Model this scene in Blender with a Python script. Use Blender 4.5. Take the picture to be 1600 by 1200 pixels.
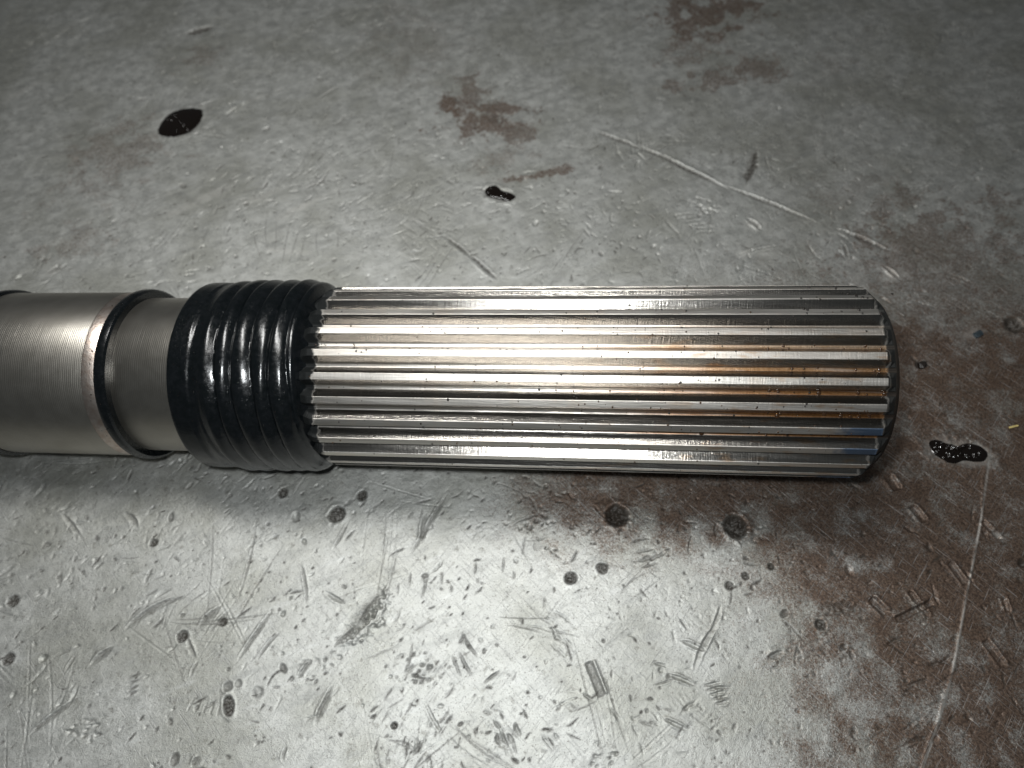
import bpy, bmesh, math, random
import numpy as np
from mathutils import Matrix, Vector

for o in list(bpy.data.objects):
    bpy.data.objects.remove(o)
scene = bpy.context.scene
C = scene.collection
MM = 0.001                       # everything below is written in millimetres

# ------------------------------------------------------------------ camera
CAM = np.array([8.8966, -67.6040, 136.1495])
CM = np.array([[0.9968652, -0.0418933, 0.0671168],
               [0.0699398, 0.8631966, -0.5000000],
               [-0.0369883, 0.5031268, 0.8634207]])
FPX = 1108.0                     # focal length in pixels of a 1600 px wide picture
cd = bpy.data.cameras.new('camera')
cam = bpy.data.objects.new('camera', cd); C.objects.link(cam)
m4 = Matrix.Identity(4)
for i in range(3):
    for j in range(3):
        m4[i][j] = float(CM[i, j])
    m4[i][3] = float(CAM[i]) * MM
cam.matrix_world = m4
cd.sensor_width = 36.0
cd.lens = FPX / 1600 * 36.0
cd.clip_start = 0.002; cd.clip_end = 20
cd.dof.use_dof = True
cd.dof.focus_distance = 0.1165
cd.dof.aperture_fstop = 22.0
scene.camera = cam

# ------------------------------------------------------------------ light
w = bpy.data.worlds.new('World'); scene.world = w; w.use_nodes = True
bg = w.node_tree.nodes['Background']
bg.inputs['Color'].default_value = (0.86, 0.95, 1.0, 1)
bg.inputs['Strength'].default_value = 0.045

def area(name, pos, target, size, power, color, bar=None):
    l = bpy.data.lights.new(name, 'AREA'); l.shape = 'RECTANGLE' if bar else 'DISK'; l.size = (bar or size) * MM
    if bar: l.size_y = size * MM
    l.energy = power; l.color = color
    o = bpy.data.objects.new(name, l); C.objects.link(o)
    o.location = Vector(pos) * MM
    d = Vector(target) - Vector(pos)
    o.rotation_euler = d.to_track_quat('-Z', 'Y').to_euler()
    return o

# lamp over the bench, its bar shape added to even the shaft's highlights: casts the soft shadow on the near side of the shaft
area('bench_lamp', (-52, 44, 240), (-30, 80, 0), 36, 0.40, (1.0, 0.995, 0.975), bar=150)
# the flash next to the lens
FL = CAM + CM @ np.array([-11.0, 9.0, 4.0])
area('camera_flash', FL, FL + CM @ np.array([0, -0.12, -1.0]), 7, 0.125, (0.95, 0.985, 1.0))

vs = scene.view_settings
vs.view_transform = 'Standard'; vs.look = 'None'; vs.exposure = 0.2; vs.gamma = 1.0
vs.use_curve_mapping = False

# ------------------------------------------------------------------ helpers
def at(px, py, z=0.0):
    """pixel of the photograph -> point on the bench plane (mm)"""
    d = CM @ np.array([(px - 800) / FPX, -(py - 600) / FPX, -1.0])
    return CAM + d * ((z - CAM[2]) / d[2])

def tag(o, label=None, cat=None, group=None, kind=None):
    if label: o['label'] = label
    if cat: o['category'] = cat
    if group: o['group'] = group
    if kind: o['kind'] = kind
    return o

def link(name, me, mat, parent=None, smooth=True, sharp=None):
    o = bpy.data.objects.new(name, me); C.objects.link(o)
    if mat is not None and len(me.materials) == 0: me.materials.append(mat)
    if smooth:
        me.polygons.foreach_set('use_smooth', [True] * len(me.polygons))
        if sharp: me.set_sharp_from_angle(angle=math.radians(sharp))
    if parent is not None: o.parent = parent
    return o

def mesh(name, verts, faces):
    me = bpy.data.meshes.new(name)
    me.from_pydata([tuple(float(c) * MM for c in v) for v in verts], [], faces)
    me.update(); return me

class NT:
    """small node-tree builder"""
    def __init__(s, name):
        s.m = bpy.data.materials.new(name); s.m.use_nodes = True
        s.t = s.m.node_tree; s.t.nodes.clear()
        s.out = s.n('ShaderNodeOutputMaterial'); s.p = s.n('ShaderNodeBsdfPrincipled')
        s.l(s.p.outputs[0], s.out.inputs[0])
    def n(s, k, **kw):
        x = s.t.nodes.new(k)
        for a, b in kw.items(): setattr(x, a, b)
        return x
    def l(s, a, b): s.t.links.new(a, b)
    def put(s, sock, v):
        if hasattr(v, 'is_output'): s.l(v, sock)
        else: sock.default_value = v
    def set(s, name, v): s.put(s.p.inputs[name], v)
    def math(s, op, a, b=0.0, c=None, clamp=False):
        x = s.n('ShaderNodeMath', operation=op, use_clamp=clamp)
        s.put(x.inputs[0], a); s.put(x.inputs[1], b)
        if c is not None: s.put(x.inputs[2], c)
        return x.outputs[0]
    def ramp(s, v, lo, hi, a=0.0, b=1.0):
        x = s.n('ShaderNodeMapRange'); x.clamp = True; x.interpolation_type = 'SMOOTHSTEP'
        s.put(x.inputs[0], v)
        for i, q in zip((1, 2, 3, 4), (lo, hi, a, b)): s.put(x.inputs[i], q)
        return x.outputs[0]
    def mix(s, f, a, b):
        x = s.n('ShaderNodeMix', data_type='RGBA')
        s.put(x.inputs[0], f)
        for sock, v in ((x.inputs[6], a), (x.inputs[7], b)):
            s.put(sock, v if hasattr(v, 'is_output') else (*v, 1.0))
        return x.outputs[2]
    def pos(s, obj=False):
        """position in millimetres: world, or the object's own"""
        v = s.n('ShaderNodeTexCoord').outputs['Object'] if obj else s.n('ShaderNodeNewGeometry').outputs['Position']
        x = s.n('ShaderNodeVectorMath', operation='SCALE'); s.l(v, x.inputs[0]); x.inputs['Scale'].default_value = 1000.0
        return x.outputs[0]
    def map(s, v, scale=(1, 1, 1), rot=0.0, loc=(0, 0, 0)):
        x = s.n('ShaderNodeMapping'); s.l(v, x.inputs[0])
        x.inputs['Location'].default_value = loc
        x.inputs['Rotation'].default_value = (0, 0, rot)
        if rot:                                        # turn first, then stretch
            y = s.n('ShaderNodeMapping'); s.l(x.outputs[0], y.inputs[0]); y.inputs['Scale'].default_value = scale
            return y.outputs[0]
        x.inputs['Scale'].default_value = scale
        return x.outputs[0]
    def noise(s, v, scale, detail=3.0, rough=0.55, dist=0.0):
        x = s.n('ShaderNodeTexNoise'); s.l(v, x.inputs['Vector'])
        x.inputs['Scale'].default_value = scale; x.inputs['Detail'].default_value = detail
        x.inputs['Roughness'].default_value = rough; x.inputs['Distortion'].default_value = dist
        return x.outputs[0]
    def voronoi(s, v, scale, feature='F1'):
        x = s.n('ShaderNodeTexVoronoi', feature=feature); s.l(v, x.inputs['Vector'])
        x.inputs['Scale'].default_value = scale
        return x.outputs['Distance']
    def bump(s, h, dist_mm, strength=1.0, normal=None):
        x = s.n('ShaderNodeBump'); s.l(h, x.inputs['Height'])
        x.inputs['Strength'].default_value = strength; x.inputs['Distance'].default_value = dist_mm * MM
        if normal is not None: s.l(normal, x.inputs['Normal'])
        return x.outputs[0]
    def xyz(s, v):
        x = s.n('ShaderNodeSeparateXYZ'); s.l(v, x.inputs[0]); return x.outputs
    def attr(s, name):
        x = s.n('ShaderNodeAttribute'); x.attribute_name = name; return x.outputs['Fac']

# ------------------------------------------------------------------ materials
def mat_bench():
    g = NT('worn bench steel'); P = g.pos()
    rust, grime, scuff, wet = g.attr('rust'), g.attr('grime'), g.attr('scuff'), g.attr('wet')
    big = g.noise(P, 0.05, 2); mid = g.noise(P, 0.30, 4, 0.65); fine = g.noise(P, 2.4, 3, 0.68)
    base = g.mix(g.ramp(mid, 0.36, 0.66), (0.46, 0.465, 0.44), (0.55, 0.555, 0.53))
    base = g.mix(g.ramp(big, 0.40, 0.66, 0, 0.6), base, (0.33, 0.33, 0.29))
    base = g.mix(g.ramp(g.noise(P, 0.55, 2, 0.6), 0.60, 0.72, 0, 0.55), base, (0.22, 0.215, 0.19))
    sm = g.noise(g.map(P, (0.10, 0.42, 1), -0.45), 1.0, 3, 0.6)
    base = g.mix(g.ramp(sm, 0.5, 0.7, 0, 0.5), base, (0.33, 0.335, 0.32))
    base = g.mix(g.ramp(sm, 0.42, 0.28, 0, 0.4), base, (0.60, 0.61, 0.595))
    sp = g.noise(P, 3.6, 2, 0.7)
    base = g.mix(g.ramp(sp, 0.60, 0.70, 0, 0.75), base, (0.13, 0.125, 0.115))
    base = g.mix(g.ramp(sp, 0.36, 0.28, 0, 0.5), base, (0.68, 0.69, 0.68))
    # fine hair scratches in several directions
    hs = None
    for k, (ang, sx, sy, lo) in enumerate(((0.75, 0.16, 3.4, 0.65), (-0.95, 0.17, 3.8, 0.655))):
        q = g.noise(g.map(P, (sx, sy, 1), ang, (k * 31.7, k * 17.3, 0)), 1.0, 1, 0.5, 0.6)
        q = g.ramp(q, lo, lo + 0.05)
        hs = q if hs is None else g.math('MAXIMUM', hs, q)
    rn = g.noise(P, 1.5, 3, 0.75)
    rmask = g.ramp(g.math('ADD', rust, g.math('MULTIPLY', g.math('SUBTRACT', g.math('ADD', g.math('MULTIPLY', rn, 0.5), g.math('MULTIPLY', sp, 0.5)), 0.5), 1.9)), 0.06, 0.82, 0.0, 0.96)
    brown = g.mix(g.ramp(fine, 0.35, 0.65), (0.062, 0.037, 0.025), (0.165, 0.108, 0.075))
    col = g.mix(rmask, base, brown)
    col = g.mix(g.math('MULTIPLY', scuff, 0.6), col, (0.64, 0.63, 0.59))
    col = g.mix(g.math('MULTIPLY', hs, 0.30), col, (0.52, 0.52, 0.51))
    col = g.mix(g.math('MULTIPLY', grime, g.ramp(fine, 0.3, 0.6, 0.6, 1.0), clamp=True), col, (0.030, 0.025, 0.019))
    g.set('Base Color', col)
    g.set('Metallic', g.math('SUBTRACT', 0.82, g.math('MULTIPLY', g.math('MAXIMUM', g.math('MULTIPLY', rmask, 0.30), grime), 0.8), clamp=True))
    r = g.ramp(mid, 0.3, 0.7, 0.50, 0.60)
    r = g.math('SUBTRACT', r, g.math('MULTIPLY', wet, 0.10))
    r = g.math('ADD', r, g.math('MULTIPLY', fine, 0.06))
    g.set('Roughness', r)
    h = g.math('ADD', g.math('MULTIPLY', fine, 0.5), g.math('MULTIPLY', g.noise(P, 6.5, 1, 0.6), 0.4))
    h = g.math('SUBTRACT', h, g.math('MULTIPLY', hs, 0.18))
    g.set('Normal', g.bump(h, 0.14, 0.9))
    return g.m

def mat_turned():
    g = NT('turned steel'); P = g.pos(True); x, y, z = g.xyz(P)
    cx = g.map(P, (1, 0.03, 0.03))
    lines = g.noise(cx, 2.6, 3, 0.6)
    coarse = g.math('SINE', g.math('ADD', g.math('MULTIPLY', x, 17.0), g.math('MULTIPLY', g.noise(P, 0.3, 2), 5.0)))
    n = g.noise(P, 0.35, 3, 0.6)
    col = g.mix(g.ramp(n, 0.35, 0.65), (0.42, 0.395, 0.35), (0.45, 0.425, 0.38))
    col = g.mix(g.ramp(g.noise(P, 1.8, 4, 0.7), 0.66, 0.78, 0, 0.5), col, (0.20, 0.18, 0.15))
    g.set('Base Color', col); g.set('Metallic', 1.0)
    g.set('Roughness', g.ramp(n, 0.3, 0.7, 0.36, 0.375))
    h = g.math('ADD', g.math('MULTIPLY', coarse, 0.25), lines)
    g.set('Normal', g.bump(h, 0.04, 0.55))
    return g.m

def mat_copper():
    g = NT('worn coppery edge'); P = g.pos(True)
    n = g.noise(P, 0.8, 4, 0.6)
    g.set('Base Color', g.mix(g.ramp(n, 0.3, 0.7), (0.56, 0.45, 0.38), (0.72, 0.64, 0.58)))
    g.set('Metallic', 1.0); g.set('Roughness', 0.34)
    g.set('Normal', g.bump(g.noise(P, 3.0, 3), 0.05, 0.6))
    return g.m

def mat_black(name, rough, bumpd, speck=True):
    g = NT(name); P = g.pos(True)
    n = g.noise(P, 0.7, 4, 0.6)
    g.set('Base Color', g.mix(g.ramp(n, 0.35, 0.7), (0.002, 0.003, 0.0035), (0.004, 0.005, 0.006)))
    g.set('Roughness', g.ramp(g.noise(P, 1.4, 4, 0.65), 0.35, 0.7, rough, rough + 0.10))
    g.set('Specular IOR Level', 0.55)
    h = g.math('ADD', g.math('MULTIPLY', g.noise(P, 0.8, 3), 1.2), g.math('MULTIPLY', g.noise(P, 5.5, 3, 0.6), 0.25))
    if speck: h = g.math('ADD', h, g.ramp(g.voronoi(P, 2.4), 0.05, 0.22, 0.55, 0.0))
    g.set('Normal', g.bump(h, bumpd, 0.8))
    return g.m

def mat_spline(root):
    """ground steel of the teeth, or of the root between them; stains follow the shaft"""
    g = NT('spline root steel' if root else 'spline tooth steel')
    W = g.pos(); x, y, z = g.xyz(W)
    s = g.map(W, (0.06, 1.0, 1.0))
    n = g.noise(s, 0.9, 4, 0.6); fine = g.noise(W, 3.0, 3, 0.6)
    col = g.mix(g.ramp(n, 0.32, 0.68), (0.54, 0.51, 0.465), (0.64, 0.61, 0.565))
    col = g.mix(g.ramp(g.noise(W, 0.22, 3), 0.52, 0.7, 0, 0.22), col, (0.70, 0.56, 0.44))
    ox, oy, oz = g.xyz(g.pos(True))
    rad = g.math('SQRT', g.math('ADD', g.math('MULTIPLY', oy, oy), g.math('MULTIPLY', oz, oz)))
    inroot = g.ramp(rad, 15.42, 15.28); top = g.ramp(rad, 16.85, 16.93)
    col = g.mix(g.math('MULTIPLY', g.math('SUBTRACT', 1.0, g.math('MAXIMUM', top, inroot)), 0.8), col, (0.25, 0.235, 0.215))  # as-hobbed flanks; colour also darkened to hold the shade between teeth
    low = g.ramp(y, 1.0, -4.0)
    right = g.ramp(g.math('ADD', x, g.math('MULTIPLY', g.noise(s, 0.5, 3), 34.0)), 20.0, 58.0)
    st = g.math('MULTIPLY', low, right)
    # varnish-like oil baked onto the root floors towards the free end
    rs = g.math('MULTIPLY', g.math('MULTIPLY', g.ramp(y, 6.0, -6.0), right), g.ramp(g.noise(s, 1.3, 3), 0.3, 0.5, 0.6, 1.0))
    rs = g.math('MULTIPLY', rs, inroot)
    col = g.mix(rs, col, g.mix(g.ramp(y, -2.0, -11.0), g.mix(g.ramp(fine, 0.3, 0.7), (0.40, 0.24, 0.12), (0.58, 0.41, 0.26)), g.mix(g.ramp(fine, 0.3, 0.7), (0.30, 0.13, 0.045), (0.46, 0.24, 0.10))))
    if not root:
        st = g.math('MULTIPLY', st, g.ramp(g.noise(g.map(W, (0.25, 1, 1)), 0.9, 4), 0.54, 0.68, 0.0, 0.55))
        col = g.mix(st, col, (0.40, 0.24, 0.12))
        # blue reflection painted into the colour of two tooth tops at the end
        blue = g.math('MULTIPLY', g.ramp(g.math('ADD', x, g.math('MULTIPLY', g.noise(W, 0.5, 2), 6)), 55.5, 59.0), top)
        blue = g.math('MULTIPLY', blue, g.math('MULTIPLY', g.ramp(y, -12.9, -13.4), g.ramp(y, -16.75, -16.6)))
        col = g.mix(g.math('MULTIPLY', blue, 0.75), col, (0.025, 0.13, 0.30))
    # specks and the black grease at the sleeve end
    sp = g.ramp(g.noise(W, 1.1, 5, 0.75), 0.66, 0.74)
    col = g.mix(g.math('MULTIPLY', sp, 0.8), col, (0.05, 0.035, 0.025))
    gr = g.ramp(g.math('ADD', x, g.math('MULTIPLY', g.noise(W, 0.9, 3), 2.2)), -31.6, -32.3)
    gr = g.math('MAXIMUM', gr, g.ramp(g.math('ADD', x, g.math('MULTIPLY', g.noise(W, 1.2, 2), 1.0)), 60.0, 60.7, 0, 0.97))  # free-end chamfer also blackened, its shade put into the colour with the grease
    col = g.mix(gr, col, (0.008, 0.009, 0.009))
    g.set('Base Color', col)
    g.set('Metallic', g.math('SUBTRACT', 1.0, g.math('MAXIMUM', g.math('MULTIPLY', gr, 0.95), g.math('MULTIPLY', sp, 0.7))))
    g.set('Roughness', g.math('ADD', g.ramp(n, 0.3, 0.7, 0.19, 0.25), g.math('ADD', g.math('MULTIPLY', top, 0.22), g.math('ADD', g.math('MULTIPLY', gr, 0.3), g.math('MULTIPLY', inroot, 0.16)))))
    g.set('Specular IOR Level', g.math('SUBTRACT', 0.5, g.math('MULTIPLY', gr, 0.3)))
    cross = g.noise(g.map(W, (1.0, 0.08, 0.08)), 4.0, 3, 0.6)
    h = g.math('ADD', g.math('MULTIPLY', cross, 0.5), g.math('MULTIPLY', fine, 0.35))
    h = g.math('ADD', h, g.math('MULTIPLY', g.noise(g.map(W, (0.03, 1, 1)), 5.0, 2), 0.5))
    g.set('Normal', g.bump(h, 0.065, 0.8))
    return g.m

def mat_oil(name, c, rough=0.06, bd=0.06):
    g = NT(name); P = g.pos()
    g.set('Base Color', (*c, 1)); g.set('Roughness', rough); g.set('Specular IOR Level', 0.5)
    g.set('Normal', g.bump(g.noise(P, 1.6, 3, 0.6), bd, 0.8))
    return g.m

def mat_plain(name, c, rough, metal=0.0):
    g = NT(name); P = g.pos()
    n = g.noise(P, 1.5, 4, 0.6)
    g.set('Base Color', g.mix(g.ramp(n, 0.3, 0.7), tuple(q * 0.7 for q in c), tuple(min(1, q * 1.2) for q in c)))
    g.set('Roughness', rough); g.set('Metallic', metal)
    g.set('Normal', g.bump(g.noise(P, 4, 3), 0.05, 0.7))
    return g.m

M_BENCH = mat_bench(); M_TURN = mat_turned(); M_COPPER = mat_copper()
M_SLEEVE = mat_black('black oily sleeve', 0.17, 0.04); M_RING = mat_black('black ring', 0.20, 0.03, False)
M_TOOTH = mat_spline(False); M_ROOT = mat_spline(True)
M_OIL = mat_oil('black oil', (0.006, 0.004, 0.003), 0.10, 0.03); M_DROP = mat_oil('brown oil droplet', (0.05, 0.025, 0.012), 0.12, 0.02)
M_SPECK = mat_oil('dark grime', (0.012, 0.009, 0.007), 0.3)

# ------------------------------------------------------------------ bench top
rng = np.random.default_rng(7)
X0, X1, Y0, Y1, ST = -235.0, 195.0, -105.0, 205.0, 0.15
NX, NY = int((X1 - X0) / ST) + 1, int((Y1 - Y0) / ST) + 1
H = np.zeros((NY, NX), np.float32)
GR = np.zeros_like(H); RU = np.zeros_like(H); SC = np.zeros_like(H)

def vnoise(cell, seed):
    r = np.random.default_rng(seed)
    nx, ny = int((X1 - X0) / cell) + 3, int((Y1 - Y0) / cell) + 3
    L = r.random((ny, nx)).astype(np.float32)
    u = np.arange(NX) * ST / cell; v = np.arange(NY) * ST / cell
    iu, iv = u.astype(int), v.astype(int); fu, fv = u - iu, v - iv
    fu = (fu * fu * (3 - 2 * fu)).astype(np.float32); fv = (fv * fv * (3 - 2 * fv)).astype(np.float32)
    A = L[iv][:, iu] * (1 - fu) + L[iv][:, iu + 1] * fu
    B = L[iv + 1][:, iu] * (1 - fu) + L[iv + 1][:, iu + 1] * fu
    return A * (1 - fv)[:, None] + B * fv[:, None] - 0.5

H += 0.16 * vnoise(14, 1) + 0.05 * vnoise(5, 2) + 0.035 * vnoise(2.1, 3) + 0.04 * vnoise(0.9, 4) + 0.03 * vnoise(0.45, 5)

def patch(x0, x1, y0, y1):
    i0, i1 = max(0, int((x0 - X0) / ST)), min(NX, int((x1 - X0) / ST) + 2)
    j0, j1 = max(0, int((y0 - Y0) / ST)), min(NY, int((y1 - Y0) / ST) + 2)
    if i1 - i0 < 2 or j1 - j0 < 2: return None
    xs = X0 + np.arange(i0, i1) * ST; ys = Y0 + np.arange(j0, j1) * ST
    return (slice(j0, j1), slice(i0, i1)), xs[None, :], ys[:, None]

def gouge(ax, ay, bx, by, wd, depth, rim=0.35, grime=0.0, side=0.0, square=False, rough=0.0, bend=0.0):
    """a groove from a to b; side throws the burr to one side"""
    L = math.hypot(bx - ax, by - ay) + 1e-6; pad = wd * 2.6
    s = patch(min(ax, bx) - pad, max(ax, bx) + pad, min(ay, by) - pad, max(ay, by) + pad)
    if s is None: return
    sl, x, y = s
    ux, uy = (bx - ax) / L, (by - ay) / L
    u = (x - ax) * ux + (y - ay) * uy; v = -(x - ax) * uy + (y - ay) * ux
    t = u / L
    if square: tap = np.clip((u + wd * 0.3) / (wd * 0.3), 0, 1) * np.clip((L + wd * 0.3 - u) / (wd * 0.3), 0, 1); ww = wd
    else:
        tap = np.clip(1 - np.abs(2 * t - 1) ** 2.2, 0, 1); ww = wd * (0.35 + 0.65 * tap)
    fl = 1.0 if side >= 0 else -1.0                   # the steep wall's side
    if not square:
        v = v + bend * L * ((t - 0.5) ** 2 * 4 - 0.5) + (0.30 + 0.3 * rough) * ww * (1.2 * vn_small[sl] + 1.0 * vn_mid[sl])
    q = np.abs(v) / ww; e = fl * v / ww
    if square: body = np.clip(1 - q ** 6, 0, 1) * tap
    else: body = np.clip((e + 1) / 1.55, 0, 1) ** 1.3 * np.clip((1 - e) / 0.42, 0, 1) * tap
    body = body * (1 + (0.35 + rough * 1.3) * vn_small[sl])
    rm = np.exp(-((q - 1.3) / 0.45) ** 2) * tap * (1 + side * np.sign(v)) * (q > 0.95)
    H[sl] += (-depth * body + depth * rim * rm).astype(np.float32)
    if grime > 0: GR[sl] = np.maximum(GR[sl], grime * np.clip((body - 0.12) * 2.6, 0, 1))

def dent(cx, cy, r, depth, rim=0.25, grime=0.0, ecc=1.0, ang=0.0, rough=0.2, flat=1.0):
    pad = r * max(1, ecc) * 2
    s = patch(cx - pad, cx + pad, cy - pad, cy + pad)
    if s is None: return
    sl, x, y = s
    c, sn = math.cos(ang), math.sin(ang)
    u = ((x - cx) * c + (y - cy) * sn) / ecc; v = -(x - cx) * sn + (y - cy) * c
    q = np.sqrt(u * u + v * v) / r * (1 + 0.22 * vn_small[sl] + 0.25 * vn_mid[sl])
    body = np.clip(1 - q ** (2 * flat), 0, 1) ** 0.8
    H[sl] += (-depth * body * (1 + rough * 2 * vn_small[sl]) + depth * rim * np.exp(-((q - 1.18) / 0.2) ** 2)).astype(np.float32)
    if grime > 0: GR[sl] = np.maximum(GR[sl], grime * np.clip(body * 2.5, 0, 1))

def blob(A, cx, cy, rx, ry, ang, amt, nz=0.55):
    pad = max(rx, ry) * 1.9
    s = patch(cx - pad, cx + pad, cy - pad, cy + pad)
    if s is None: return
    sl, x, y = s
    c, sn = math.cos(ang), math.sin(ang)
    u = ((x - cx) * c + (y - cy) * sn) / rx; v = (-(x - cx) * sn + (y - cy) * c) / ry
    q = np.sqrt(u * u + v * v) + nz * 2 * vn_mid[sl] + nz * vn_small[sl]
    A[sl] = np.maximum(A[sl], amt * np.clip((1.15 - q) / 0.6, 0, 1))

vn_small = vnoise(0.6, 11) + 0.6 * vnoise(0.3, 12)
vn_mid = vnoise(3.2, 13) + 0.5 * vnoise(1.3, 14)
vn_big = vnoise(30, 15) + 0.5 * vnoise(12, 16)

# random working marks
def ang_for(x, y):
    if rng.random() < 0.3: return rng.uniform(0, math.pi)
    if x < 0: return rng.normal(0.85, 0.35)
    return rng.normal(-1.0, 0.45) if rng.random() < 0.6 else rng.normal(0.7, 0.4)
def mark(x, y, a, L, wd, dep, gr):
    gouge(x, y, x + L * math.cos(a), y + L * math.sin(a), wd, wd * dep, rng.uniform(0.0, 0.16), gr, rng.uniform(-0.9, 0.9), rough=rng.uniform(0, 0.5), bend=rng.normal(0, 0.06))
for k in range(9000):                                  # small nicks everywhere
    x = rng.uniform(-225, 185); y = rng.uniform(-100, 195)
    mark(x, y, ang_for(x, y), 0.4 + min(6, rng.exponential(0.8)), 0.20 + 0.16 * rng.random(), rng.uniform(0.2, 0.85), 1.0 * (rng.random() < 0.5))
for k in range(760):                                   # groups left by one job: same direction, crossing and overlapping
    cx = rng.uniform(-225, 185); cy = rng.uniform(-100, 195); a = ang_for(cx, cy) + rng.normal(0, 0.3)
    n = int(3 + rng.exponential(9)); sp = rng.uniform(1.2, 7); sa = rng.choice([0.06, 0.2, 0.5]); ls = math.exp(rng.normal(0.45, 0.65)); gw = 0.20 + 0.24 * rng.random() ** 2; dp = rng.uniform(0.3, 1.0); gg = rng.random()
    for i in range(n):
        mark(cx + rng.normal(0, sp), cy + rng.normal(0, sp * 0.7), a + rng.normal(0, sa), min(9, ls * math.exp(rng.normal(0, 0.5))), gw * math.exp(rng.normal(0, 0.25)), dp * rng.uniform(0.4, 1.2), gg * rng.uniform(0.2, 1))
for k in range(420):                                   # deeper single gouges
    x = rng.uniform(-225, 185); y = rng.uniform(-100, 195)
    mark(x, y, ang_for(x, y), rng.uniform(1.0, 5.0), rng.uniform(0.22, 0.42), rng.uniform(0.6, 1.2), rng.uniform(0.2, 1))
for k in range(500):                                   # sweeps of hair scratches
    cx = rng.uniform(-225, 185); cy = rng.uniform(-100, 195); a = rng.uniform(0, math.pi); L = rng.uniform(4, 26)
    for i in range(rng.integers(1, 7)):
        x = cx + rng.normal(0, 2.0); y = cy + rng.normal(0, 2.0); b = a + rng.normal(0, 0.08); l = L * rng.uniform(0.5, 1.2)
        gouge(x, y, x + l * math.cos(b), y + l * math.sin(b), rng.uniform(0.17, 0.23), rng.uniform(0.04, 0.13), 0.5, 0.6 * (rng.random() < 0.4), bend=rng.normal(0, 0.04))
for k in range(160):                                  # long thin scratches
    x = rng.uniform(-225, 185); y = rng.uniform(-100, 195); a = ang_for(x, y); L = rng.uniform(6, 30)
    gouge(x, y, x + L * math.cos(a), y + L * math.sin(a), rng.uniform(0.16, 0.26), rng.uniform(0.03, 0.08), 0.5, bend=rng.normal(0, 0.03))
for k in range(2600):                                 # small pits
    x = rng.uniform(-225, 185); y = rng.uniform(-100, 195); r = 0.20 + rng.exponential(0.10)
    dent(x, y, r, r * 0.6, 0.05, 0.7 * (rng.random() < 0.5), rng.uniform(1, 1.8), rng.uniform(0, 3))
for k in range(34):                                   # chatter marks: rows of short parallel nicks
    x = rng.uniform(-150, 120); y = rng.uniform(-70, 120); a = ang_for(x, y); b = a + rng.choice([-1, 1]) * 1.5; n = rng.integers(4, 9); L = rng.uniform(1.2, 3)
    for i in range(n):
        px, py = x + i * 0.85 * math.cos(b), y + i * 0.85 * math.sin(b)
        gouge(px, py, px + L * math.cos(a), py + L * math.sin(a), 0.22, 0.06, 0.5)

# marks one can find in the photograph: pixel to pixel, width in mm
def pg(a, b, wd, depth, **k):
    depth *= 1.5; p, q = at(*a), at(*b); wd *= 0.66 if wd < 1.5 and not k.get('square') else 1.0; k.setdefault('bend', float(rng.normal(0, 0.03))); gouge(p[0], p[1], q[0], q[1], wd, depth, **k)
def pd(c, rpx, depth, **k):
    p, q = at(*c), at(c[0] + rpx, c[1]); dent(p[0], p[1], abs(q[0] - p[0]), depth, **k)
# long scratch on the far side
pg((922, 203), (1010, 236), 1.1, 0.26, rim=0.45, side=0.9, grime=1.0, bend=0.0)
pg((985, 222), (1150, 302), 1.25, 0.30, rim=0.45, side=0.9, grime=1.0, bend=0.0)
pg((1120, 286), (1285, 352), 1.1, 0.26, rim=0.45, side=0.9, grime=0.9, bend=0.0)
pg((1302, 356), (1392, 393), 1.2, 0.28, rim=0.45, side=0.9, grime=0.9, bend=0.0)
pg((1181, 228), (1160, 292), 2.0, 0.25, grime=1.0)
pg((1195, 240), (1202, 268), 0.6, 0.15, grime=0.4)
pg((692, 368), (738, 404), 1.0, 0.2, grime=1.0); pg((730, 396), (778, 438), 1.1, 0.25, grime=1.0)
pg((650, 372), (702, 368), 0.4, 0.15, rim=0.6); pg((605, 372), (640, 358), 0.4, 0.15)
pg((1360, 90), (1395, 105), 0.5, 0.14, rim=1.1); pg((1418, 75), (1460, 90), 0.6, 0.16, rim=1.2)
pg((1300, 195), (1350, 205), 0.5, 0.14, rim=1.1); pg((1385, 225), (1450, 232), 0.5, 0.14, rim=1.1)
pg((1150, 398), (1222, 382), 0.5, 0.18, rim=0.8); pg((1475, 425), (1530, 447), 0.6, 0.2, rim=0.9)
pg((1165, 340), (1190, 360), 1.0, 0.25, rim=0.9, grime=0.7); pg((1380, 415), (1405, 436), 0.9, 0.3, rim=0.8, grime=0.8)
pg((1318, 380), (1324, 405), 0.8, 0.2, grime=0.8)
for i in range(9): pg((860 + i * 1.5, 308 + i * 9), (893 - i, 306 + i * 9), 0.42, 0.10, rim=0.5)
for i in range(6): pg((1048 + i * 9, 338 + i * 5), (1085 + i * 7, 332 + i * 6), 0.5, 0.14, rim=0.5, grime=0.2)
pg((286, 56), (338, 43), 2.4, 0.35, grime=1.0, rim=0.2, bend=0.0)
pg((490, 160), (540, 130), 0.9, 0.15, grime=0.5)
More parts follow.
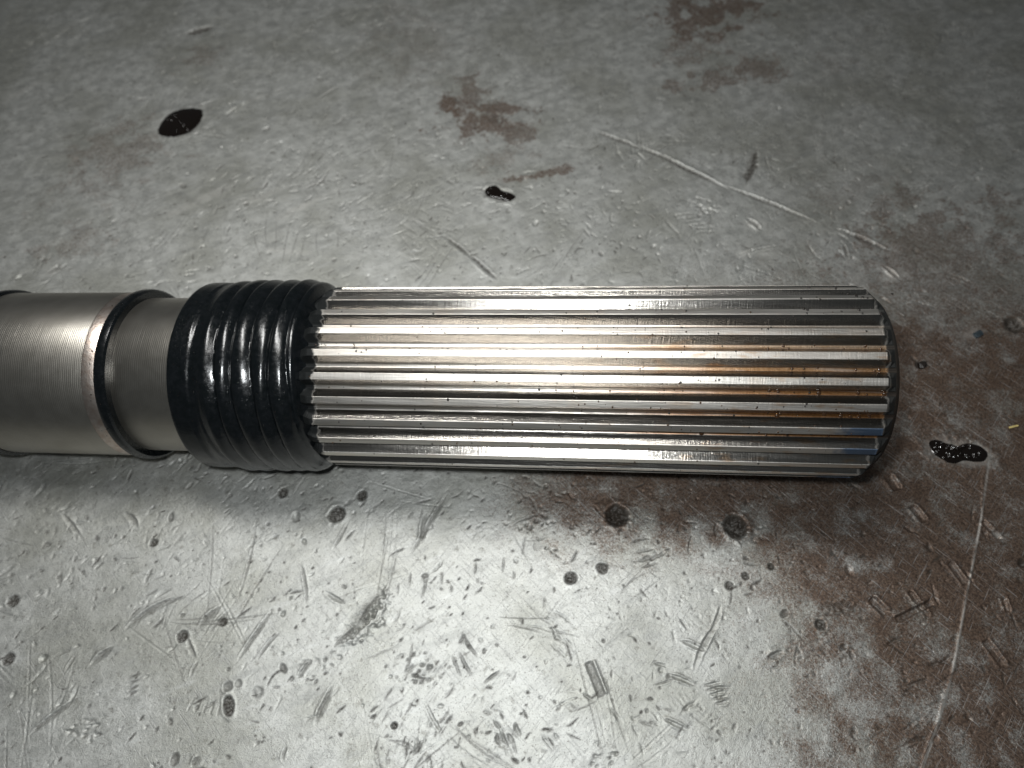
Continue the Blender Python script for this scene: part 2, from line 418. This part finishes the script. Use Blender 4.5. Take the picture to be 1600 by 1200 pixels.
# near side
for c, r, d in (((963, 805), 19, 0.95), ((1150, 822), 19, 0.9), ((527, 803), 14, 0.7), ((566, 774), 8, 0.45), ((442, 770), 8, 0.4), ((892, 903), 11, 0.42), ((942, 888), 9, 0.4), ((1282, 976), 9, 0.5), ((1140, 915), 7, 0.3), ((1165, 900), 7, 0.3), ((1205, 885), 6, 0.3), ((616, 1134), 6, 0.35), ((240, 848), 7, 0.3), ((285, 994), 9, 0.35), ((348, 972), 8, 0.3), ((20, 940), 9, 0.4), ((12, 1030), 10, 0.4), ((1585, 508), 16, 0.6), ((1598, 880), 8, 0.5), ((1438, 570), 8, 0.35)):
    pd(c, r, d * 1.25, grime=1.0, rough=0.7, flat=1.4, rim=0.12)
pd((357, 1103), 9, 0.55, grime=1.0, ecc=2.0, ang=-1.15, rough=0.6, flat=2.0)
pd((356, 1073), 8, 0.3, grime=0.5, rough=0.5); pd((372, 1068), 6, 0.25, grime=0.4); pd((402, 1082), 11, 0.2, grime=0.35, rim=0.05, rough=0.8)
# wide torn gouge
pg((522, 1008), (600, 908), 2.3, 0.55, rough=0.9, grime=0.35, side=-0.8, rim=0.5)
pg((520, 1012), (560, 975), 0.6, 0.35, grime=0.8); pg((556, 978), (596, 925), 0.5, 0.35, grime=0.8)
pg((508, 925), (540, 945), 0.7, 0.25, grime=0.3)
for i, (a, b) in enumerate((((400, 1032), (438, 985)), ((370, 1035), (428, 950)), ((310, 980), (348, 945)), ((325, 990), (360, 950)), ((280, 965), (290, 960)), ((140, 1040), (178, 1010)), ((100, 1052), (120, 1022)), ((45, 1148), (122, 1090)), ((190, 985), (280, 930)), ((250, 950), (290, 930)), ((465, 1060), (488, 1030)), ((492, 1135), (520, 1070)), ((296, 1060), (310, 1032)), ((292, 998), (305, 1030)), ((300, 1198), (312, 1182)), ((440, 1190), (448, 1165)), ((95, 800), (128, 842)), ((195, 800), (215, 825)), ((520, 860), (545, 815)), ((640, 870), (700, 770)), ((660, 850), (665, 800)), ((480, 950), (470, 875)))):
    pg(a, b, 0.45 + 0.25 * (i % 3), 0.22, rim=0.4, grime=0.6, side=0.5)
for i in range(4): pg((196 + i, 1062 + i * 9), (222 - i * 2, 1052 + i * 9), 0.4, 0.2, grime=0.8)
for i in range(5): pg((292 + i * 12, 1112 + i * 2), (308 + i * 9, 1085 + i * 4), 0.3, 0.16, grime=0.5)
for x_, y_, l_ in ((622, 930, 20), (640, 918, 26), (664, 912, 12), (690, 915, 24), (706, 926, 14), (742, 900, 26), (748, 912, 10), (786, 896, 28), (804, 906, 16)): pg((x_, y_), (x_ - 4 + l_ * 0.2, y_ - l_), 0.34, 0.2, grime=0.7)
pg((718, 985), (746, 1028), 0.55, 0.24, grime=0.7); pg((715, 1015), (738, 1060), 0.5, 0.2, grime=0.5); pg((704, 1020), (722, 1062), 0.45, 0.18, grime=0.5); pg((662, 1095), (695, 1155), 0.5, 0.18, rim=0.5)
# rectangular chisel prints
for a, b, wd, gr in (((920, 1036), (940, 1086), 0.72, 0.85), ((1426, 792), (1444, 814), 0.75, 0.3), ((1388, 744), (1402, 764), 0.95, 0.2), ((1484, 880), (1508, 912), 0.6, 0.7), ((1422, 925), (1450, 962), 0.5, 0.6), ((1402, 968), (1455, 942), 0.6, 0.5), ((1362, 936), (1384, 958), 0.85, 0.4), ((1540, 1002), (1568, 1040), 0.7, 0.5), ((1568, 935), (1575, 955), 0.5, 0.2), ((1536, 815), (1562, 842), 0.5, 0.1)):
    pg(a, b, wd, 0.26, rim=0.55, grime=gr * 0.6, square=True, side=0.4)
pg((1082, 1050), (1122, 970), 0.75, 0.22, rim=0.5, grime=0.45); pg((1112, 985), (1128, 945), 0.6, 0.18, grime=0.4)
pg((1062, 1000), (1105, 1018), 0.7, 0.22, rim=0.8); pg((1040, 1052), (1088, 1072), 0.6, 0.2, rim=0.8); pg((1034, 1122), (1076, 1142), 0.6, 0.2, rim=0.8)
pg((1198, 1030), (1225, 1018), 0.9, 0.25, grime=0.6); pg((1275, 950), (1360, 955), 1.6, 0.10, grime=0.5, rough=0.8)
pg((1062, 965), (1075, 985), 0.5, 0.2, grime=0.3); pg((952, 1105), (968, 1126), 0.6, 0.18, grime=0.3)
for i in range(5): pg((1098 + i * 5, 1072 + i * 7), (1128 + i * 3, 1066 + i * 7), 0.55, 0.16, rim=0.7)
# raised seam running down the right
seam = [(1548, 700), (1536, 790), (1524, 860), (1510, 930), (1498, 1000), (1486, 1060), (1466, 1130), (1440, 1205)]
for a, b in zip(seam[:-1], seam[1:]):
    a2 = (a[0] + (a[0] - b[0]) * 0.25, a[1] + (a[1] - b[1]) * 0.25); b2 = (b[0] + (b[0] - a[0]) * 0.25, b[1] + (b[1] - a[1]) * 0.25)
    pg(a2, b2, 0.30, -0.10, rim=-0.6, side=-0.9)
    p, q = at(*a), at(*b)
    blob(SC, (p[0] + q[0]) / 2, (p[1] + q[1]) / 2, 0.6 * math.hypot(*(q - p)[:2]), 0.2, math.atan2(q[1] - p[1], q[0] - p[0]), 0.9, 0.15)
# hollows that hold the oil
oils = [(283, 191), (1500, 707), (772, 299)]
for c, rx, ry, a in (((281, 192), 7.6, 5.9, 0.35), ((1498, 706), 6.6, 2.9, -0.2), ((780, 303), 4.4, 2.5, -0.25)):
    p = at(*c); blob(SC, p[0], p[1], rx, ry, a, 0.6, 0.25); dent(p[0], p[1], ry * 0.95, 0.12, rim=1.2, ecc=rx / ry, ang=a)
# scuffed pale streaks on the far side
for a, b, wd in (((265, 335), (310, 315), 3.0), ((300, 318), (362, 290), 3.4), ((370, 322), (440, 295), 2.4), ((425, 345), (520, 300), 2.2), ((40, 138), (70, 122), 1.5), ((385, 160), (420, 146), 1.5), ((420, 390), (480, 396), 2.0), ((0, 160), (60, 130), 2.0)):
    p, q = at(*a), at(*b); blob(SC, (p[0] + q[0]) / 2, (p[1] + q[1]) / 2, 0.62 * math.hypot(*(q - p)[:2]), wd * 0.5, math.atan2(q[1] - p[1], q[0] - p[0]), 0.55, 0.3)
for c in ((1160, 395), (1200, 400), (1395, 430), (1525, 520), (1185, 350)):
    p = at(*c); blob(SC, p[0], p[1], 3.0, 1.6, 0.3, 0.5, 0.4)
# brown stains
for c, rx, ry, am in (((700, 165), 3, 4, .8), ((735, 150), 4, 9, .6), ((760, 185), 9, 7, .75), ((800, 205), 6, 5, .6), ((845, 272), 7, 1.4, .7), ((790, 245), 7, 4, .4), ((1105, 20), 16, 10, .75), ((1090, 75), 10, 6, .5), ((1150, 115), 16, 5, .6), ((1300, 100), 6, 5, .35), ((190, 240), 12, 10, .45), ((150, 290), 10, 8, .4), ((310, 95), 7, 6, .4), ((110, 380), 9, 5, .4), ((640, 60), 12, 20, .3), ((1330, 300), 12, 7, .35), ((1400, 320), 8, 5, .5), ((1480, 380), 22, 12, .6)):
    p = at(*c); blob(RU, p[0], p[1], rx * 1.15, ry * 1.15, 0.3, am * 0.85, 0.7)
xs = X0 + np.arange(NX) * ST; ys = Y0 + np.arange(NY) * ST
XX, YY = np.meshgrid(xs.astype(np.float32), ys.astype(np.float32))
def sst(v, a, b):
    t = np.clip((v - a) / (b - a), 0, 1); return t * t * (3 - 2 * t)
# the rusty brown area right of and under the shaft's end
rb = sst(XX + 22 * vn_big + 9 * vn_mid, 12, 92) * (1 - 0.8 * sst(YY + 14 * vn_big, 12, 66))
band = sst(XX + 20 * vn_big, -12, 26) * np.exp(-((YY + 13 + 4 * vn_mid) / 13) ** 2)
RU = np.maximum(RU, np.clip(np.maximum(rb * 0.98, band * 0.95), 0, 1) * (0.8 + 0.5 * vn_mid))
WET = np.clip(rb * 0.9 + band, 0, 1)
# thin out the rust around the near middle of the bench
RU *= 1 - 0.85 * np.exp(-(((XX - 6 + 8 * vn_mid) / 42) ** 2 + ((YY + 64) / 28) ** 2))

def spaced(segs):
    out = []
    for a, b, st in segs: out += list(np.arange(a, b - st * 0.5, st))
    out.append(segs[-1][1]); return np.array(out)
gx = spaced([(-230, -130, 0.8), (-130, -92, 0.36), (-92, 94, 0.205), (94, 130, 0.36), (130, 190, 0.8)])
gy = spaced([(-100, -72, 0.6), (-72, -8, 0.165), (-8, 30, 0.30), (30, 90, 0.30), (90, 160, 0.5), (160, 200, 1.0)])
def samp(A):
    iu = (gx - X0) / ST; iv = (gy - Y0) / ST
    i, j = np.minimum(iu.astype(int), NX - 2), np.minimum(iv.astype(int), NY - 2)
    fu, fv = (iu - i).astype(np.float32), (iv - j).astype(np.float32)
    a = A[j][:, i] * (1 - fu) + A[j][:, i + 1] * fu; b = A[j + 1][:, i] * (1 - fu) + A[j + 1][:, i + 1] * fu
    return a * (1 - fv)[:, None] + b * fv[:, None]
def bench():
    nx, ny = len(gx), len(gy); hz = samp(H)
    co = np.empty((ny, nx, 3), np.float32); co[..., 0] = gx; co[..., 1] = gy[:, None]; co[..., 2] = hz
    me = bpy.data.meshes.new('bench_top'); me.vertices.add(nx * ny); me.vertices.foreach_set('co', (co * MM).ravel())
    idx = np.arange(nx * ny, dtype=np.int32).reshape(ny, nx)
    q = np.stack([idx[:-1, :-1], idx[:-1, 1:], idx[1:, 1:], idx[1:, :-1]], -1).reshape(-1, 4)
    n = len(q); me.loops.add(n * 4); me.loops.foreach_set('vertex_index', q.ravel())
    me.polygons.add(n); me.polygons.foreach_set('loop_start', np.arange(n, dtype=np.int32) * 4)
    me.polygons.foreach_set('use_smooth', np.ones(n, bool))
    for nm, A in (('grime', GR), ('rust', RU), ('scuff', SC), ('wet', WET)):
        at_ = me.attributes.new(nm, 'FLOAT', 'POINT'); at_.data.foreach_set('value', np.clip(samp(A), 0, 1).astype(np.float32).ravel())
    me.update(calc_edges=True)
    o = link('bench_top', me, M_BENCH, smooth=False)
    tag(o, 'scarred grey steel bench top with brown stains', kind='structure')
    return o
bench()
def hat(x, y):
    return float(H[int(round((y - Y0) / ST)), int(round((x - X0) / ST))])

# ------------------------------------------------------------------ the shaft
SL, Z0 = 0.06, 21.7
shaft = bpy.data.objects.new('splined_shaft', None); C.objects.link(shaft)
shaft.location = (0, 0, Z0 * MM); shaft.rotation_euler = (0, -SL, 0); shaft.empty_display_size = 0.01
tag(shaft, 'steel shaft with splined end and ribbed black sleeve lying across the bench', 'shaft')

def lathe(name, prof, mat, parent, n=160, fn=None, sharp=35, caps=True):
    V, F = [], []
    for x, r in prof:
        for k in range(n):
            t = 2 * math.pi * k / n
            rr = r if fn is None else fn(x, t, r)
            V.append((x, -rr * math.sin(t), rr * math.cos(t)))
    for i in range(len(prof) - 1):
        for k in range(n):
            a, b = i * n + k, i * n + (k + 1) % n
            F.append((a, b, b + n, a + n))
    if caps:
        F.append(tuple(range(n - 1, -1, -1))); m = (len(prof) - 1) * n; F.append(tuple(range(m, m + n)))
    me = mesh(name, V, F)
    bm = bmesh.new(); bm.from_mesh(me); bmesh.ops.recalc_face_normals(bm, faces=bm.faces); bm.to_mesh(me); bm.free()
    return link(name, me, mat, parent, True, sharp)

def dense(prof, st):
    out = [prof[0]]
    for (a, ra), (b, rb_) in zip(prof[:-1], prof[1:]):
        m = max(1, int(abs(b - a) / st))
        for i in range(1, m + 1): out.append((a + (b - a) * i / m, ra + (rb_ - ra) * i / m))
    return out

RB = 16.2
lathe('shaft_body', [(-190, RB), (-102.7, RB), (-102.6, 15.4), (-100.2, 15.4), (-100.1, RB), (-75.5, RB), (-75.45, RB - 0.03), (-75.4, 15.0)], M_TURN, shaft, 200)
ch = lathe('collar_edge', [(-75.45, 15.0), (-75.42, RB - 0.04), (-75.2, RB - 0.04), (-73.5, 15.62), (-73.1, 15.4), (-73.05, 14.5)], M_COPPER, shaft, 200)
tag(ch, 'thin coppery worn edge of the collar')
for xa in (-73.0, -102.6):
    r = lathe('retaining_ring', [(xa, 14.5), (xa + 0.02, 16.0), (xa + 0.25, 16.55), (xa + 0.7, 16.8), (xa + 1.5, 16.85), (xa + 2.0, 16.7), (xa + 2.3, 16.3), (xa + 2.35, 14.5)], M_RING, shaft, 200)
lathe('neck', [(-71.2, 14.6), (-71.15, 15.0), (-70.7, 15.1), (-56.0, 15.1), (-56.0, 14)], M_TURN, shaft, 200)

# ribbed sleeve over the thread
sr = random.Random(3)
wob = [(sr.uniform(0, 6.28), sr.uniform(-1, 1)) for _ in range(12)]
def sleeve_r(x, t, r):
    amp = (1 + 0.28 * math.sin(1.7 * x + 1.3 * math.sin(t)) * math.cos(t * 1.0 + 0.6)) * min(1, max(0, (x + 53.0) / 2.0)) * min(1, max(0, (-35.0 - x) / 0.8))
    ph = (x + 49.7 + 0.25 * math.sin(2 * t + 1) + 0.22 * math.sin(0.8 * x + t) + 0.10 * math.sin(5 * t + x)) / 3.3 - t / (2 * math.pi)
    f = ph - math.floor(ph)
    # leaning ridge: slow rise, steeper drop
    f = f ** 0.8
    rid = abs(math.sin(math.pi * f)) ** 0.8
    w = sum(b * math.sin((k % 4 + 2) * t + a + x * (0.3 + 0.13 * k)) for k, (a, b) in enumerate(wob)) * 0.018
    return r + (rid - 0.6) * 0.9 * amp + w
prof = [(-57.6, 14.8), (-58.2, 15.2), (-58.28, 16.9), (-58.22, 17.6), (-58.05, 17.85), (-57.7, 17.98), (-56.2, 18.02), (-54.6, 18.0), (-54.0, 17.75), (-53.4, 17.8), (-52.0, 18.15), (-49.0, 18.2), (-37.4, 18.1), (-36.4, 17.85), (-35.7, 17.3), (-35.1, 16.6), (-34.5, 15.7), (-34.0, 15.2)]
sl_ = lathe('ribbed_sleeve', dense(prof, 0.16), M_SLEEVE, shaft, 220, sleeve_r, 80)
tag(sl_, 'glossy black ribbed sleeve wet with oil')

# splines
NTH = 26; RT, RR = 17.0, 15.1
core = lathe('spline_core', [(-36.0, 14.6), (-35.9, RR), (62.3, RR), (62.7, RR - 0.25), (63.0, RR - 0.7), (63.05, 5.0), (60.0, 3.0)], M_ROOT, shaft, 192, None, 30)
def tooth_mesh():
    half = math.pi / NTH
    # half profile: (tangential mm, radius) from the tip centre down to the middle of the gap
    hp = [(0.0, RT), (0.55, RT - 0.01), (0.605, RT - 0.04), (0.64, RT - 0.11), (1.40, 15.42), (1.49, 15.28), (1.59, 15.19), (1.69, 15.15), (1.81, 15.13)]
    pr = [(-a, r) for a, r in hp[:0:-1]] + hp
    V, F = [], []
    secs = [(-35.9, 15.45), (-35.1, 16.0), (-34.1, 16.62), (-33.7, 16.84), (-33.3, 18)] + [(-33.3 + (60.3 + 33.3) * i / 9, 18) for i in range(1, 10)] + [(60.5, 16.84), (61.2, 16.2), (61.9, 15.55), (62.15, 15.32)]
    for x, cl in secs:
        for a, r in pr:
            V.append((x, -a, min(r, cl)))
        V.append((x, 1.76, 14.6)); V.append((x, -1.76, 14.6))
    V = [(x, -y, z) for x, y, z in V]
    m = len(pr) + 2
    for i in range(len(secs) - 1):
        for k in range(m):
            a, b = i * m + k, i * m + (k + 1) % m
            F.append((a, b, b + m, a + m))
    F.append(tuple(range(m))); e = (len(secs) - 1) * m; F.append(tuple(range(e + m - 1, e - 1, -1)))
    me = mesh('spline_tooth', V, F)
    bm = bmesh.new(); bm.from_mesh(me); bmesh.ops.recalc_face_normals(bm, faces=bm.faces); bm.to_mesh(me); bm.free()
    return me
tm = tooth_mesh()
TOFF = 0.055
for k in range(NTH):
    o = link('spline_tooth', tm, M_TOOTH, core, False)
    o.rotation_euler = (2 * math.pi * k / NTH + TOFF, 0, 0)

# oil droplets and specks of grime sitting on the teeth
def surf_r(t):
    p = 2 * math.pi / NTH; d = (t - TOFF + p / 2) % p - p / 2; a = abs(d) * 16.5
    return 17.0 if a < 0.63 else (15.2 if a > 1.32 else 17.0 - 1.8 * (a - 0.63) / 0.69)
def drops(name, mat, pts, parent):
    bm = bmesh.new()
    for c, s, nrm in pts:
        r = bmesh.ops.create_icosphere(bm, subdivisions=2 if s > 0.2 else 1, radius=s)
        R = Vector(nrm).to_track_quat('Z', 'Y').to_matrix().to_4x4()
        bmesh.ops.transform(bm, verts=r['verts'], matrix=Matrix.Translation(c) @ R @ Matrix.Diagonal((1, random.uniform(0.8, 1.25), 0.62, 1)))
    me = bpy.data.meshes.new(name); bmesh.ops.scale(bm, verts=bm.verts, vec=(MM, MM, MM)); bm.to_mesh(me); bm.free()
    return tag(link(name, me, mat, parent), kind='stuff')
random.seed(21)
def on_spline(x, t, s):
    r = surf_r(t) + s * 0.15
    return (Vector((x, -r * math.sin(t), r * math.cos(t))), s, (0, -math.sin(t), math.cos(t)))
P1, P2 = [], []
for k in range(330):
    t = random.gauss(math.radians(35), math.radians(34)); x = random.uniform(-33, 60)
    if random.random() < 0.35: x = random.gauss(25, 14)
    P1.append(on_spline(min(60, max(-33, x)), t, random.uniform(0.08, 0.2)))
for k in range(46):                                    # drops hanging in the grooves at the free end
    j = random.choice([0, 1, 2, 3, 4, 5]); t = TOFF + (j + 0.5) * 2 * math.pi / NTH + random.uniform(-0.03, 0.03)
    P1.append(on_spline(random.uniform(42, 60.5), t, random.uniform(0.2, 0.42)))
P1.append(on_spline(33, math.radians(66), 0.42)); P1.append(on_spline(58.5, math.radians(50), 0.42)); P1.append(on_spline(45.0, math.radians(51), 0.3))
for k in range(260):
    t = random.gauss(math.radians(20), math.radians(48)); x = random.uniform(-33, 61)
    P2.append(on_spline(x, t, random.uniform(0.07, 0.22)))
for k in range(60):
    P2.append(on_spline(random.gauss(54, 4) if random.random() < 0.7 else random.uniform(30, 60), math.radians(random.uniform(-48, -8)), random.uniform(0.1, 0.28)))
drops('oil_droplets', M_DROP, P1, shaft); drops('grime_specks', M_SPECK, P2, shaft)
P3 = []
for k in range(150):
    t = random.gauss(math.radians(30), math.radians(30)); x = random.uniform(-57.5, -36.5)
    r = sleeve_r(x, t, 18.1)
    P3.append((Vector((x, -r * math.sin(t), r * math.cos(t))), random.uniform(0.05, 0.13), (0, -math.sin(t), math.cos(t))))
for k in range(26):
    t = random.uniform(-0.6, 1.4); x = random.choice([-74.3, -72.0, -71.0]) + random.uniform(-0.6, 0.6); r = 15.9 if x < -73 else 16.9
    P3.append((Vector((x, -r * math.sin(t), r * math.cos(t))), random.uniform(0.07, 0.16), (0, -math.sin(t), math.cos(t))))
drops('sleeve_droplets', M_OIL, P3, shaft)

# ------------------------------------------------------------------ spilt oil and crumbs on the bench
def oil_pool(name, outline, height, label, cat, bumps, seed, mat=M_OIL):
    """a thick drop of oil with a closed outline given in picture pixels"""
    r = random.Random(seed)
    P = np.array([at(*p)[:2] for p in outline]); c = P.mean(0)
    m = 120; ring = []
    n = len(P)
    for k in range(m):                                  # smooth closed Catmull-Rom outline
        u = k / m * n; i = int(u); f = u - i
        p0, p1, p2, p3 = P[(i - 1) % n], P[i % n], P[(i + 1) % n], P[(i + 2) % n]
        ring.append(0.5 * (2 * p1 + (p2 - p0) * f + (2 * p0 - 5 * p1 + 4 * p2 - p3) * f * f + (3 * p1 - p0 - 3 * p2 + p3) * f ** 3))
    ring = np.array(ring) - c
    zb = float(np.mean([hat(*(c + q_)) for q_ in ring])) + 0.08
    bl = [(r.uniform(0, 6.28), math.sqrt(r.random()) * 0.8, r.uniform(0.18, 0.42)) for _ in range(bumps)]
    bl = [(np.array([np.interp(a / 6.2832 * m, range(m), ring[:, 0]), np.interp(a / 6.2832 * m, range(m), ring[:, 1])]) * q, s) for a, q, s in bl]
    V, F = [], []; S = 40
    for j in range(S + 1):
        q = j / S
        for k in range(m):
            p = ring[k] * (1 - q)
            z = height * (1 - (1 - q) ** 3.5) - 0.25 * (1 - q) ** 12
            for b, s in bl:
                d = math.hypot(*(p - b)) / s
                if d < 1: z += 0.8 * s * math.sqrt(1 - d * d)
            V.append((p[0], p[1], z))
    for j in range(S):
        for k in range(m):
            a, b = j * m + k, j * m + (k + 1) % m
            F.append((a, b, b + m, a + m))
    F.append(tuple(range(m - 1, -1, -1)))
    o = link(name, mesh(name, V, F), mat)
    o.location = Vector((c[0], c[1], zb)) * MM
    return tag(o, label, cat, 'oil drops on the bench')
oil_pool('oil_drop', [(246, 208), (252, 190), (268, 175), (292, 168), (314, 170), (318, 182), (306, 200), (284, 214), (262, 216)], 0.35, 'black oval oil drop on the far left of the bench', 'oil drop', 16, 1)
oil_pool('oil_drop', [(757, 298), (764, 290), (776, 290), (786, 298), (800, 302), (808, 309), (798, 316), (784, 313), (770, 310), (760, 306)], 0.3, 'small two-lobed black oil drop behind the middle of the splines', 'oil drop', 5, 2)
oil_pool('oil_drop', [(1449, 690), (1460, 686), (1474, 691), (1492, 697), (1512, 692), (1534, 697), (1546, 709), (1540, 720), (1526, 722), (1506, 720), (1488, 726), (1470, 720), (1455, 706)], 0.3, 'long curved black oil drop right of the shaft end', 'oil drop', 60, 3)

def chip(name, px, py, size, ang, mat, label, cat, z=None, tilt=0.2):
    """a small broken chip: an uneven flat prism"""
    r = random.Random(int(px)); p = at(px, py); a, b, h = size
    pts = [(-a, -b), (-a * 0.2, -b * 1.15), (a, -b * 0.8), (a * 1.1, b * 0.3), (a * 0.7, b), (-a * 0.8, b * 0.9)]
    pts = [(x + r.uniform(-.12, .12) * a, y + r.uniform(-.12, .12) * b) for x, y in pts]
    V = [(x, y, -h * 0.4) for x, y in pts] + [(x * 0.85, y * 0.85, h * (0.7 + r.uniform(-.2, .3))) for x, y in pts]
    F = [tuple(range(5, -1, -1)), tuple(range(6, 12))] + [(i, (i + 1) % 6, (i + 1) % 6 + 6, i + 6) for i in range(6)]
    o = link(name, mesh(name, V, F), mat, None, False)
    o.location = Vector((p[0], p[1], (hat(p[0], p[1]) if z is None else z) + h * 0.3)) * MM
    o.rotation_euler = (tilt, -tilt * 0.6, ang)
    return tag(o, label, cat)
chip('metal_chip', 1527, 523, (1.15, 0.7, 0.5), 0.5, mat_plain('blued steel chip', (0.10, 0.13, 0.15), 0.35, 0.8), 'small dark blue-grey metal chip on a pale patch right of the shaft', 'metal chip')
chip('yellow_sliver', 1583, 667, (1.1, 0.22, 0.3), 0.25, mat_plain('yellow sliver', (0.62, 0.50, 0.20), 0.5), 'tiny yellow sliver at the right edge of the bench', 'sliver')
chip('black_crumb', 1440, 570, (0.9, 0.8, 0.8), 0.3, M_SPECK, 'black crumb in the shadow beyond the shaft end', 'crumb')
